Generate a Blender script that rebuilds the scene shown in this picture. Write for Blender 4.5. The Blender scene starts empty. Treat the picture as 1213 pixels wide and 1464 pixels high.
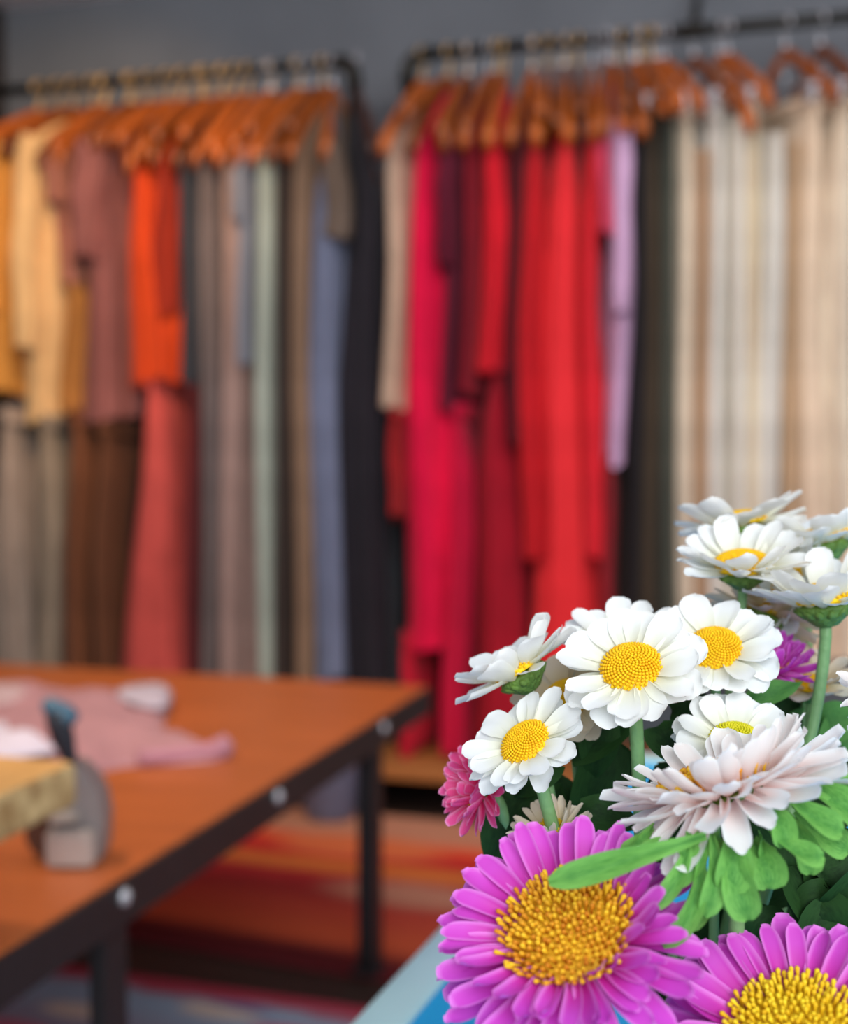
import bpy, bmesh, math, random
from mathutils import Vector, Matrix, Euler
from math import sin, cos, pi, radians, atan, tan
random.seed(7)
C = bpy.context.scene.collection
S = bpy.context.scene

# ------------------------------------------------------------------ camera, world, lights, exposure
F = 1885.0
CAM = Vector((0, 0, 1.0))
YAW, PITCH = radians(16.4), atan(92 / F)
cd = bpy.data.cameras.new('camera')
cd.sensor_width = 36.0
cd.lens = 36.0 * F / 1464
cd.clip_start = 0.02
cd.dof.use_dof = True
cd.dof.focus_distance = 0.46
cd.dof.aperture_fstop = 6.4
cam = bpy.data.objects.new('camera', cd)
cam.location = CAM
cam.rotation_euler = (pi / 2 - PITCH, 0, YAW)
C.objects.link(cam)
S.camera = cam
RM = Euler((pi / 2 - PITCH, 0, YAW)).to_matrix()

w = bpy.data.worlds.new('world')
S.world = w
w.use_nodes = True
w.node_tree.nodes['Background'].inputs[0].default_value = (0.86, 0.93, 1.0, 1)
w.node_tree.nodes['Background'].inputs[1].default_value = 0.6

def area(name, loc, target, sx, sy, power, col):
    l = bpy.data.lights.new(name, 'AREA')
    l.shape = 'RECTANGLE'; l.size = sx; l.size_y = sy; l.energy = power; l.color = col
    o = bpy.data.objects.new(name, l); C.objects.link(o)
    o.location = loc
    o.rotation_euler = (Vector(target) - Vector(loc)).to_track_quat('-Z', 'Y').to_euler()
    return o

def spot(name, loc, target, power, col, deg=60, rad=0.05):
    l = bpy.data.lights.new(name, 'SPOT')
    l.energy = power; l.color = col; l.spot_size = radians(deg); l.spot_blend = 0.6; l.shadow_soft_size = rad
    o = bpy.data.objects.new(name, l); C.objects.link(o)
    o.location = loc
    o.rotation_euler = (Vector(target) - Vector(loc)).to_track_quat('-Z', 'Y').to_euler()
    return o

area('shop_window_light', (1.2, -1.8, 2.2), (-0.1, 1.4, 0.8), 2.2, 2.0, 106, (0.90, 0.96, 1.0))
area('rack_fill_light', (-0.6, 2.1, 2.46), (-0.7, 3.6, 1.1), 3.0, 0.5, 27, (1.0, 0.96, 0.92))  # added overhead fill to brighten the back wall and clothes, no seen fixture
spot('warm_track_spot', (-1.3, 2.2, 2.42), (-2.1, 3.45, 1.75), 50, (1.0, 0.62, 0.28), 54)
spot('warm_table_spot', (-1.5, 1.4, 2.42), (-1.0, 2.0, 0.49), 70, (1.0, 0.72, 0.42), 70)

S.view_settings.view_transform = 'Standard'
S.view_settings.look = 'None'
S.view_settings.gamma = 1.0
S.view_settings.use_curve_mapping = False
S.view_settings.exposure = 0.0

# ------------------------------------------------------------------ sight-line helpers (real places in the room)
def ray(px, py):
    return RM @ Vector(((px - 606.5) / F, -(py - 732) / F, -1.0))
def at_d(px, py, d): return CAM + ray(px, py) * d
def at_y(px, py, Y):
    r = ray(px, py); return CAM + r * (Y / r.y)
def at_z(px, py, z):
    r = ray(px, py); return CAM + r * ((z - CAM.z) / r.z)
def camvec(r, u, t): return (RM @ Vector((r, u, t))).normalized()

# ------------------------------------------------------------------ materials
def lin(c):
    return tuple(((v / 255) / 12.92 if v / 255 <= 0.04045 else ((v / 255 + 0.055) / 1.055) ** 2.4) for v in c)
def srgb(c, k=1.0):
    a = lin(c); return (min(a[0] * k, .95), min(a[1] * k, .95), min(a[2] * k, .95), 1)
def base(name):
    m = bpy.data.materials.new(name); m.use_nodes = True
    nt = m.node_tree
    return m, nt, nt.nodes['Principled BSDF']
def noise_mat(name, c1, c2, scale=8, rough=.7, bump=.1, bscale=60, metal=0, stretch=(1, 1, 1), spec=.5, sheen=0):
    m, nt, b = base(name)
    tc = nt.nodes.new('ShaderNodeTexCoord'); mp = nt.nodes.new('ShaderNodeMapping'); mp.inputs['Scale'].default_value = stretch
    nt.links.new(tc.outputs['Object'], mp.inputs[0])
    n = nt.nodes.new('ShaderNodeTexNoise'); n.inputs['Scale'].default_value = scale; n.inputs['Detail'].default_value = 5
    nt.links.new(mp.outputs[0], n.inputs['Vector'])
    r = nt.nodes.new('ShaderNodeValToRGB'); r.color_ramp.elements[0].color = c1; r.color_ramp.elements[1].color = c2
    r.color_ramp.elements[0].position = .3; r.color_ramp.elements[1].position = .7
    nt.links.new(n.outputs['Fac'], r.inputs[0]); nt.links.new(r.outputs[0], b.inputs['Base Color'])
    b.inputs['Roughness'].default_value = rough; b.inputs['Metallic'].default_value = metal
    b.inputs['Specular IOR Level'].default_value = spec
    if sheen: b.inputs['Sheen Weight'].default_value = sheen
    if bump:
        n2 = nt.nodes.new('ShaderNodeTexNoise'); n2.inputs['Scale'].default_value = bscale
        nt.links.new(mp.outputs[0], n2.inputs['Vector'])
        bp = nt.nodes.new('ShaderNodeBump'); bp.inputs['Strength'].default_value = bump; bp.inputs['Distance'].default_value = .01
        nt.links.new(n2.outputs['Fac'], bp.inputs['Height']); nt.links.new(bp.outputs[0], b.inputs['Normal'])
    return m
def two(c, a=.85, b=1.15): return srgb(c, a), srgb(c, b)
_fab = {}
def fabric(c, rough=.8):
    k = (c, rough)
    if k not in _fab:
        _fab[k] = noise_mat('fabric', *two(c, 1.05, 1.4), scale=9, rough=rough, bump=.15, bscale=500, spec=.2, sheen=.08)
    return _fab[k]

M = {}
M['wall'] = noise_mat('wall_paint', *two((116, 120, 127)), scale=2, rough=.9, bump=.05, bscale=120)
M['dark_wall'] = noise_mat('dark_paint', *two((58, 50, 50)), scale=2, rough=.9, bump=.05)
M['ceiling'] = noise_mat('ceiling_paint', *two((246, 240, 244), .95, 1.0), scale=2, rough=.95, bump=.03)
M['floor'] = noise_mat('dark_floor_boards', *two((52, 36, 30), .6, 1.3), scale=3, rough=.6, bump=.1, stretch=(1, 9, 1))
M['iron'] = noise_mat('black_iron', *two((40, 37, 40)), scale=12, rough=.5, bump=.1, metal=.2)
M['pipe'] = noise_mat('black_pipe', *two((46, 44, 40)), scale=12, rough=.38, bump=.05, metal=.7)
M['steel'] = noise_mat('steel', *two((225, 226, 232), .9, 1.05), scale=20, rough=.25, bump=.02, metal=.55)
M['brass'] = noise_mat('brassy_hook', *two((226, 186, 124), .9, 1.1), scale=20, rough=.3, bump=.02, metal=.35)
M['hanger'] = noise_mat('hanger_wood', *two((196, 100, 36), .7, 1.15), scale=5, rough=.35, bump=.05, stretch=(3, 1, 3))
_m = M['hanger']; _nt = _m.node_tree; _b = _nt.nodes['Principled BSDF']; _src = _b.inputs['Base Color'].links[0].from_socket
_oi = _nt.nodes.new('ShaderNodeObjectInfo'); _hs = _nt.nodes.new('ShaderNodeHueSaturation'); _mr = _nt.nodes.new('ShaderNodeMapRange')
_mr.inputs[3].default_value = .35; _mr.inputs[4].default_value = 1.15
_nt.links.new(_oi.outputs['Random'], _mr.inputs[0]); _nt.links.new(_mr.outputs[0], _hs.inputs['Value']); _nt.links.new(_src, _hs.inputs['Color']); _nt.links.new(_hs.outputs[0], _b.inputs['Base Color'])
M['hanger_dark'] = noise_mat('dark_hanger_wood', *two((70, 42, 34)), scale=5, rough=.4, bump=.05, stretch=(3, 1, 3))
M['table_wood'] = noise_mat('orange_wood', *two((186, 98, 46), .85, 1.15), scale=3, rough=.42, bump=.05, stretch=(1, 7, 1))
M['pale_wood'] = noise_mat('pale_wood', *two((228, 172, 102), .85, 1.1), scale=4, rough=.5, bump=.1, stretch=(8, 1, 1))
M['live_edge'] = noise_mat('rough_wood_edge', srgb((150, 110, 62)), srgb((225, 195, 140)), scale=30, rough=.7, bump=.4)
M['shelf_wood'] = noise_mat('shelf_wood', *two((176, 112, 58), .85, 1.15), scale=4, rough=.5, bump=.08, stretch=(1, 8, 1))
M['black'] = noise_mat('black_rubber', *two((34, 34, 44)), scale=10, rough=.45, bump=.05)
M['teal'] = noise_mat('teal_plastic', *two((70, 105, 125)), scale=10, rough=.4, bump=.03)
M['grey_metal'] = noise_mat('grey_metal', *two((150, 140, 138)), scale=14, rough=.45, bump=.1, metal=.3)
M['shaded_metal'] = noise_mat('shaded_metal', *two((96, 62, 46)), scale=14, rough=.5, bump=.1)  # shade of the tool's left side, put into the colour
M['pale_metal'] = noise_mat('pale_metal', *two((190, 178, 170)), scale=14, rough=.4, bump=.1, metal=.2)
M['pot'] = noise_mat('blue_grey_glaze', *two((104, 112, 138)), scale=5, rough=.5, bump=.05)
M['blue'] = noise_mat('blue_enamel', *two((10, 172, 244)), scale=3, rough=.45, bump=.02, spec=.25)
M['rim'] = noise_mat('pale_blue_enamel', *two((192, 232, 250)), scale=3, rough=.4, bump=.02)
M['vase'] = noise_mat('grey_ceramic', *two((150, 152, 150)), scale=8, rough=.4, bump=.05)

def petal_mat(name, cbase, ctip, rim=None, trans=.3, rough=.5):
    m, nt, b = base(name)
    uv = nt.nodes.new('ShaderNodeUVMap'); sp = nt.nodes.new('ShaderNodeSeparateXYZ'); nt.links.new(uv.outputs[0], sp.inputs[0])
    r = nt.nodes.new('ShaderNodeValToRGB')
    r.color_ramp.elements[0].color = srgb(cbase); r.color_ramp.elements[1].color = srgb(ctip)
    r.color_ramp.elements[0].position = .05; r.color_ramp.elements[1].position = .7
    nt.links.new(sp.outputs[0], r.inputs[0])
    col = r.outputs[0]
    if rim:  # paler edge colour stands in for light on the rolled petal edges
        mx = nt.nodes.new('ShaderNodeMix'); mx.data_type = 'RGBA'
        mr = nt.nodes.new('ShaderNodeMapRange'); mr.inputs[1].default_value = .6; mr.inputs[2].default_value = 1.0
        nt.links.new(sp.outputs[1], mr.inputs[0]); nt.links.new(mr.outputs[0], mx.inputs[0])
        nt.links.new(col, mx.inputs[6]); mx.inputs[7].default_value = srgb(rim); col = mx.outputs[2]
    nt.links.new(col, b.inputs['Base Color'])
    b.inputs['Roughness'].default_value = rough; b.inputs['Specular IOR Level'].default_value = .25
    t = nt.nodes.new('ShaderNodeBsdfTranslucent'); nt.links.new(col, t.inputs[0])
    mix = nt.nodes.new('ShaderNodeMixShader'); mix.inputs[0].default_value = trans
    nt.links.new(b.outputs[0], mix.inputs[1]); nt.links.new(t.outputs[0], mix.inputs[2])
    nt.links.new(mix.outputs[0], nt.nodes['Material Output'].inputs[0])
    return m
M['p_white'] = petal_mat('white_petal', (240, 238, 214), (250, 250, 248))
M['p_cream'] = petal_mat('cream_petal', (225, 205, 160), (238, 222, 200))  # on daisies, shade painted cream into white petals; also the cream aster's own colour
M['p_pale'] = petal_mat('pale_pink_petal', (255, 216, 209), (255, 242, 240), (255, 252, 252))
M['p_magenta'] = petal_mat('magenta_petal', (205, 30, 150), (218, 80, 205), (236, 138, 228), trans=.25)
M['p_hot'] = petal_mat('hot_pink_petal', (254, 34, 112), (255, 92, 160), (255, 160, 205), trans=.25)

def island_mat(name, c1, c2, rough=.6):
    m, nt, b = base(name)
    g = nt.nodes.new('ShaderNodeNewGeometry')
    r = nt.nodes.new('ShaderNodeValToRGB'); r.color_ramp.elements[0].color = srgb(c1); r.color_ramp.elements[1].color = srgb(c2)
    nt.links.new(g.outputs['Random Per Island'], r.inputs[0]); nt.links.new(r.outputs[0], b.inputs['Base Color'])
    b.inputs['Roughness'].default_value = rough
    b.inputs['Specular IOR Level'].default_value = .3
    return m
M['disc'] = island_mat('daisy_disc', (240, 178, 8), (250, 206, 20))
M['aster_disc'] = island_mat('aster_disc', (205, 120, 20), (246, 196, 40))
M['aster_disc_yellow'] = island_mat('aster_disc_yellow', (226, 176, 15), (246, 212, 40))
M['green_disc'] = island_mat('young_daisy_disc', (205, 200, 10), (228, 214, 40))

def leaf_mat(name, c1, c2, trans=.2):
    m, nt, b = base(name)
    uv = nt.nodes.new('ShaderNodeUVMap'); sp = nt.nodes.new('ShaderNodeSeparateXYZ'); nt.links.new(uv.outputs[0], sp.inputs[0])
    n = nt.nodes.new('ShaderNodeTexNoise'); n.inputs['Scale'].default_value = 9; nt.links.new(uv.outputs[0], n.inputs['Vector'])
    ad = nt.nodes.new('ShaderNodeMath'); ad.operation = 'MULTIPLY_ADD'; ad.inputs[1].default_value = .6
    nt.links.new(sp.outputs[1], ad.inputs[0]); nt.links.new(n.outputs['Fac'], ad.inputs[2])
    r = nt.nodes.new('ShaderNodeValToRGB'); r.color_ramp.elements[0].color = srgb(c1); r.color_ramp.elements[1].color = srgb(c2)
    r.color_ramp.elements[0].position = .3; r.color_ramp.elements[1].position = 1.0
    nt.links.new(ad.outputs[0], r.inputs[0]); nt.links.new(r.outputs[0], b.inputs['Base Color'])
    b.inputs['Roughness'].default_value = .62; b.inputs['Specular IOR Level'].default_value = .16
    t = nt.nodes.new('ShaderNodeBsdfTranslucent'); nt.links.new(r.outputs[0], t.inputs[0])
    mix = nt.nodes.new('ShaderNodeMixShader'); mix.inputs[0].default_value = trans
    nt.links.new(b.outputs[0], mix.inputs[1]); nt.links.new(t.outputs[0], mix.inputs[2])
    nt.links.new(mix.outputs[0], nt.nodes['Material Output'].inputs[0])
    return m
M['leaf'] = leaf_mat('dark_leaf', (24, 48, 22), (44, 78, 36))
M['leaf_mid'] = leaf_mat('mid_leaf', (60, 110, 55), (88, 140, 70))
M['bract'] = leaf_mat('bright_bract', (58, 124, 52), (122, 182, 88))
M['stem'] = noise_mat('stem_green', *two((122, 164, 104), .8, 1.15), scale=30, rough=.5, bump=.1, bscale=300)
M['calyx'] = noise_mat('calyx_green', *two((110, 146, 62), .7, 1.15), scale=120, rough=.6, bump=.3, bscale=400)

# ------------------------------------------------------------------ mesh helpers
def obj(name, bm, mat, parent=None, smooth=True, mats=None):
    bmesh.ops.recalc_face_normals(bm, faces=bm.faces) if name not in ('petal', 'leaf', 'bract') else None
    me = bpy.data.meshes.new(name); bm.to_mesh(me); bm.free()
    for m in (mats or [mat]): me.materials.append(m)
    if smooth:
        for p in me.polygons: p.use_smooth = True
    o = bpy.data.objects.new(name, me); C.objects.link(o)
    if parent: o.parent = parent
    return o
def tag(o, label=None, cat=None, group=None, kind=None):
    if label: o['label'] = label
    if cat: o['category'] = cat
    if group: o['group'] = group
    if kind: o['kind'] = kind
    return o
def thing(name, label, cat, loc=(0, 0, 0), group=None):
    o = bpy.data.objects.new(name, None); C.objects.link(o); o.location = loc; o.empty_display_size = .02
    return tag(o, label, cat, group)
def box(bm, c, s, bevel=0, mat=0, rot=None):
    r = bmesh.ops.create_cube(bm, size=1)
    vs = r['verts']
    for v in vs:
        v.co = Vector((v.co.x * s[0], v.co.y * s[1], v.co.z * s[2]))
    if bevel:
        es = list({e for v in vs for e in v.link_edges})
        rb = bmesh.ops.bevel(bm, geom=es, offset=bevel, segments=2, affect='EDGES', profile=.5)
        vs = list(set(rb['verts']) | {v for v in vs if v.is_valid})
    for v in vs:
        if rot: v.co = rot @ v.co
        v.co += Vector(c)
    return vs
def tube(bm, pts, rad, seg=10, caps=True):
    pts = [Vector(p) for p in pts]; n = len(pts)
    rads = rad if isinstance(rad, (list, tuple)) else [rad] * n
    rings = []; up = None
    for i, p in enumerate(pts):
        t = (pts[min(i + 1, n - 1)] - pts[max(i - 1, 0)]).normalized()
        if up is None:
            up = t.orthogonal().normalized()
        else:
            up = (up - t * up.dot(t)).normalized()
        s = t.cross(up)
        rings.append([bm.verts.new(p + (up * cos(2 * pi * k / seg) + s * sin(2 * pi * k / seg)) * rads[i]) for k in range(seg)])
    for a, b in zip(rings, rings[1:]):
        for k in range(seg):
            bm.faces.new((a[k], a[(k + 1) % seg], b[(k + 1) % seg], b[k]))
    if caps:
        bm.faces.new(rings[0][::-1]); bm.faces.new(rings[-1])
def lathe(bm, prof, seg=32, cap0=True, cap1=False, mtx=None):
    rings = []
    for r, z in prof:
        vs = [bm.verts.new(Vector((r * cos(2 * pi * k / seg), r * sin(2 * pi * k / seg), z))) for k in range(seg)]
        if mtx:
            for v in vs: v.co = mtx @ v.co
        rings.append(vs)
    for a, b in zip(rings, rings[1:]):
        for k in range(seg):
            bm.faces.new((a[k], a[(k + 1) % seg], b[(k + 1) % seg], b[k]))
    if cap0: bm.faces.new(rings[0][::-1])
    if cap1: bm.faces.new(rings[-1])
def bez(p0, p1, p2, n):
    p0, p1, p2 = Vector(p0), Vector(p1), Vector(p2)
    return [p0 * (1 - t) ** 2 + p1 * 2 * t * (1 - t) + p2 * t * t for t in [i / n for i in range(n + 1)]]
def quad(name, pts, mat, kind='structure'):
    pass
def slab(name, lo, hi, mat):
    bm = bmesh.new()
    c = [(a + b) / 2 for a, b in zip(lo, hi)]; s = [b - a for a, b in zip(lo, hi)]
    box(bm, (0, 0, 0), s)
    o = obj(name, bm, mat, smooth=False); o.location = c
    o['kind'] = 'structure'
    return o

# ------------------------------------------------------------------ setting
YR, YW, ZR, ZC = 3.60, 3.95, 2.10, 2.48        # rail, wall, rail height, ceiling
slab('floor', (-3.2, -0.6, -.1), (2.2, YW, 0), M['floor'])
slab('wall_back', (-2.64, YW, 0), (2.2, YW + .1, ZC), M['wall'])
slab('wall_left', (-2.80, 1.6, 0), (-2.64, YW + .1, ZC), M['dark_wall'])
slab('ceiling', (-3.2, 0.6, ZC), (2.2, YW + .1, ZC + .1), M['ceiling'])

# low shelf board along the wall under the clothes
sh = thing('low_shelf', 'low wooden shelf board on dark feet under the hanging clothes', 'shelf', (-.9, 3.62, 0))
bm = bmesh.new(); box(bm, (0, 0, .125), (3.4, .52, .045), .004); obj('board', bm, M['shelf_wood'], sh, False)
for fx in (-1.55, -.5, .55, 1.5):
    bm = bmesh.new(); box(bm, (fx, .02, .05), (.06, .4, .10), .003); obj('foot', bm, M['iron'], sh, False)

# ------------------------------------------------------------------ rugs
def rug_mat(name, stops, motif, mscale, distort=.06):
    m, nt, b = base(name)
    uv = nt.nodes.new('ShaderNodeUVMap'); sp = nt.nodes.new('ShaderNodeSeparateXYZ'); nt.links.new(uv.outputs[0], sp.inputs[0])
    n = nt.nodes.new('ShaderNodeTexNoise'); n.inputs['Scale'].default_value = 16; nt.links.new(uv.outputs[0], n.inputs['Vector'])
    ad = nt.nodes.new('ShaderNodeMath'); ad.operation = 'MULTIPLY_ADD'; ad.inputs[1].default_value = distort
    nt.links.new(n.outputs['Fac'], ad.inputs[0]); nt.links.new(sp.outputs[1], ad.inputs[2])
    r = nt.nodes.new('ShaderNodeValToRGB'); r.color_ramp.interpolation = 'EASE'
    cr = r.color_ramp
    while len(cr.elements) < len(stops): cr.elements.new(.5)
    for e, (p, c) in zip(cr.elements, stops): e.position = p; e.color = srgb(c)
    nt.links.new(ad.outputs[0], r.inputs[0])
    mp = nt.nodes.new('ShaderNodeMapping'); mp.inputs['Scale'].default_value = mscale; nt.links.new(uv.outputs[0], mp.inputs[0])
    v = nt.nodes.new('ShaderNodeTexVoronoi'); v.inputs['Scale'].default_value = 1; nt.links.new(mp.outputs[0], v.inputs['Vector'])
    mr = nt.nodes.new('ShaderNodeMapRange'); mr.inputs[1].default_value = .42; mr.inputs[2].default_value = .26
    nt.links.new(v.outputs['Distance'], mr.inputs[0])
    r2 = nt.nodes.new('ShaderNodeValToRGB'); r2.color_ramp.interpolation = 'CONSTANT'
    while len(r2.color_ramp.elements) < len(motif): r2.color_ramp.elements.new(.5)
    for i, (e, c) in enumerate(zip(r2.color_ramp.elements, motif)): e.position = i / len(motif); e.color = srgb(c)
    s2 = nt.nodes.new('ShaderNodeSeparateXYZ'); nt.links.new(v.outputs['Color'], s2.inputs[0]); nt.links.new(s2.outputs[0], r2.inputs[0])
    fm = nt.nodes.new('ShaderNodeMath'); fm.operation = 'MULTIPLY'; fm.inputs[1].default_value = .85; nt.links.new(mr.outputs[0], fm.inputs[0])
    mx = nt.nodes.new('ShaderNodeMix'); mx.data_type = 'RGBA'
    nt.links.new(fm.outputs[0], mx.inputs[0]); nt.links.new(r.outputs[0], mx.inputs[6]); nt.links.new(r2.outputs[0], mx.inputs[7])
    nt.links.new(mx.outputs[2], b.inputs['Base Color']); b.inputs['Roughness'].default_value = .95; b.inputs['Specular IOR Level'].default_value = .1
    return m
def rug(name, corners, mat, label, thick=.009):
    # corners: back-left, back-right, front-right, front-left on the floor
    bm = bmesh.new(); uvl = bm.loops.layers.uv.new('UVMap')
    nx, ny = 24, 24; g = []
    c = [Vector(q) for q in corners]; o0 = sum(c, Vector()) / 4
    for z in (0, thick):
        gg = []
        for j in range(ny + 1):
            row = []
            for i in range(nx + 1):
                u, v = i / nx, j / ny
                p = (c[0] * (1 - u) + c[1] * u) * (1 - v) + (c[3] * (1 - u) + c[2] * u) * v - o0
                p.z = z + .001 + (0.0015 * sin(9 * u + 5 * v) if z else 0)
                row.append(bm.verts.new(p))
            gg.append(row)
        g.append(gg)
    uvd = {}
    for gg in g:
        for j in range(ny + 1):
            for i in range(nx + 1): uvd[gg[j][i]] = (i / nx, j / ny)
    for k, gg in enumerate(g):
        for j in range(ny):
            for i in range(nx):
                q = (gg[j][i], gg[j][i + 1], gg[j + 1][i + 1], gg[j + 1][i])
                bm.faces.new(q if k == 0 else q[::-1])
    def side(a, b):
        for k in range(len(a) - 1): bm.faces.new((a[k], a[k + 1], b[k + 1], b[k]))
    side(g[0][0], g[1][0]); side(g[0][ny], g[1][ny])
    side([r_[0] for r_ in g[0]], [r_[0] for r_ in g[1]]); side([r_[nx] for r_ in g[0]], [r_[nx] for r_ in g[1]])
    for f in bm.faces:
        for l in f.loops: l[uvl].uv = uvd[l.vert]
    o = obj(name, bm, mat, smooth=False); o.location = (o0.x, o0.y, 0)
    tag(o, label, 'rug')
    return o
p_bl = at_z(190, 1140, 0); p_br = at_z(760, 1188, 0); p_fl = at_z(190, 1346, 0); p_fr = at_z(560, 1408, 0)
def ext(a, b, x): # point on line a-b at world x
    t = (x - a.x) / (b.x - a.x); return a + (b - a) * t
bl, br = ext(p_bl, p_br, -2.3), ext(p_bl, p_br, .9)
fl, fr = ext(p_fl, p_fr, -2.3), ext(p_fl, p_fr, .9)
rug('kilim_rug', (bl, br, fr, fl), rug_mat('red_kilim', [(0.0, (201, 143, 118)), (.20, (201, 141, 114)), (.27, (234, 94, 57)), (.33, (201, 53, 50)), (.40, (191, 49, 50)), (.44, (231, 129, 63)), (.49, (226, 125, 63)), (.53, (183, 47, 52)), (.64, (183, 64, 61)), (.74, (201, 82, 63)), (.88, (209, 94, 61)), (.97, (100, 36, 40))],
    [(250, 156, 66), (214, 156, 127), (176, 56, 55), (221, 123, 77)], (5, 4, 1), .05), 'red and orange striped woven rug lying behind the wooden table')
f2l = at_z(190, 1400, 0); f2r = at_z(545, 1450, 0)
gl, gr = ext(f2l, f2r, -2.3), ext(f2l, f2r, .9)
rug('patterned_rug', (gl, gr, Vector((.9, .75, 0)), Vector((-2.3, .75, 0))), rug_mat('pale_patterned_rug', [(0, (163, 56, 74)), (.05, (179, 66, 84)), (.09, (156, 179, 202)), (.2, (153, 143, 163)), (.45, (166, 89, 107)), (.8, (128, 102, 115))],
    [(179, 217, 240), (204, 89, 115), (225, 204, 186), (128, 107, 153)], (14, 16, 1)), 'pale blue and pink patterned rug nearest the camera on the floor')

# ------------------------------------------------------------------ big wooden table
TZ = .49
corner = at_z(616, 988, TZ)
TX, TYF = corner.x, corner.y
TX0, TYN = -2.35, 1.05
tb = thing('display_table', 'low orange wood table with black iron frame and bolted legs', 'table', ((TX + TX0) / 2, (TYF + TYN) / 2, 0))
tc = tb.location
bm = bmesh.new(); box(bm, (0, 0, TZ - .004), (TX - TX0 - .012, TYF - TYN - .012, .03), .002); obj('tabletop', bm, M['table_wood'], tb, False)
hw, hd = (TX - TX0) / 2, (TYF - TYN) / 2
for (cx, cy, sx, sy) in ((hw - .004, 0, .008, hd * 2), (-hw + .004, 0, .008, hd * 2), (0, hd - .004, hw * 2 - .016, .008), (0, -hd + .004, hw * 2 - .016, .008)):
    bm = bmesh.new(); box(bm, (cx, cy, TZ - .02), (sx, sy, .052), .001)
    inx = -1 if cx > 0 else (1 if cx < 0 else 0); iny = -1 if cy > 0 else (1 if cy < 0 else 0)
    box(bm, (cx + inx * .018, cy + iny * .018, TZ - .028), (sx + (.03 if inx else -.08), sy + (.03 if iny else -.08), .006))
    obj('frame_rail', bm, M['iron'], tb, False)
yl_f = at_z(548, 1031, TZ).y - tc.y; yl_n = at_z(178, 1268, TZ).y - tc.y; yl_m = at_z(402, 1128, TZ).y - tc.y
for sx in (1, -1):
    for yy in (yl_f, yl_n):
        bm = bmesh.new()
        box(bm, (sx * (hw - .014), yy, (TZ - .02) / 2), (.007, .052, TZ - .045), .001)
        box(bm, (sx * (hw - .038), yy + .023, (TZ - .02) / 2), (.042, .007, TZ - .045), .001)
        box(bm, (sx * (hw - .03), yy, .017), (.05, .06, .008))
        obj('leg', bm, M['iron'], tb, False)
for yy in (yl_f, yl_m, yl_n):
    for dz in ((0,) if yy == yl_m else (0, )):
        bm = bmesh.new()
        mt = Matrix.Translation((hw, yy + .0, TZ - .012 + dz)) @ Matrix.Rotation(pi / 2, 4, 'Y')
        lathe(bm, [(.0001, 0), (.011, 0), (.010, .004), (.006, .007), (.0001, .008)], 14, False, False, mt)
        obj('bolt', bm, M['steel'], tb)

# ------------------------------------------------------------------ pink cloth lying on the table
def cloth_blob(bm, outline, zt, nz=0.012, seed=0):
    rnd = random.Random(seed)
    c = sum(outline, Vector()) / len(outline)
    n = len(outline); K = 7
    rings = []
    for k in range(K + 1):
        f = k / K; ring = []
        for i, p in enumerate(outline):
            q = c + (p - c) * f
            h = nz * (1 - f ** 6) * (1 + .35 * sin(7 * q.x * 6 + seed) * cos(5 * q.y * 7 + 1) + .25 * sin(40 * q.x + 23 * q.y))
            ring.append(bm.verts.new(Vector((q.x, q.y, zt + max(h, .001)))))
        rings.append(ring)
    low = [bm.verts.new(Vector((p.x, p.y, zt + .0005))) for p in outline]
    for a, b in zip(rings[1:], rings[2:]):
        for i in range(n): bm.faces.new((a[i], a[(i + 1) % n], b[(i + 1) % n], b[i]))
    for i in range(n): bm.faces.new((rings[1][i], rings[1][(i + 1) % n], low[i])) if False else None
    bm.faces.new(rings[1])
    for i in range(n): bm.faces.new((rings[-1][i], rings[-1][(i + 1) % n], low[(i + 1) % n], low[i]))
    bmesh.ops.delete(bm, geom=rings[0], context='VERTS')
def smooth_outline(pts, n=6):
    out = []
    m = len(pts)
    for i in range(m):
        p0, p1, p2, p3 = pts[i - 1], pts[i], pts[(i + 1) % m], pts[(i + 2) % m]
        for k in range(n):
            t = k / n
            out.append(.5 * ((2 * p1) + (p2 - p0) * t + (2 * p0 - 5 * p1 + 4 * p2 - p3) * t * t + (3 * p1 - p0 - 3 * p2 + p3) * t ** 3))
    return out
TT = TZ + .011
pc = at_z(110, 1040, TT)
cl = thing('folded_garment', 'dusty pink garment lying folded on the orange wood table', 'garment', (pc.x, pc.y, TT))
pix = [(-120, 985), (-30, 975), (60, 982), (150, 990), (235, 985), (246, 1000), (236, 1030), (240, 1062), (300, 1072), (322, 1080), (300, 1090), (180, 1098), (130, 1110), (60, 1120), (-60, 1125), (-150, 1100)]
ol = smooth_outline([at_z(x, y, TT) - Vector((pc.x, pc.y, TT)) for x, y in pix])
bm = bmesh.new(); cloth_blob(bm, [Vector((p.x, p.y, 0)) for p in ol], 0, .022, 3); obj('body', bm, fabric((172, 124, 128)), cl)
pix = [(175, 985), (236, 983), (244, 1000), (232, 1014), (200, 1010), (170, 998)]
ol = smooth_outline([at_z(x, y, TT + .02) - Vector((pc.x, pc.y, TT)) for x, y in pix])
bm = bmesh.new(); cloth_blob(bm, [Vector((p.x, p.y, 0)) for p in ol], .021, .012, 5); tag(obj('collar', bm, fabric((178, 166, 178)), cl), 'greyish collar')
sa, sb = at_z(228, 1082, TT + .012), at_z(322, 1072, TT + .012)
bm = bmesh.new(); o0 = Vector((pc.x, pc.y, TT))
tube(bm, [sa - o0 - (sb - sa) * .3, sa - o0, (sa + sb) / 2 - o0 + Vector((0, .004, 0)), sa + (sb - sa) * .8 - o0, sb - o0 + Vector((0, 0, .004)), sb + (sb - sa) * .1 - o0], [.014, .013, .012, .016, .022, .010], 12)
obj('sleeve', bm, fabric((172, 120, 132)), cl)
lw = at_z(10, 1062, TT + .03)
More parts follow.
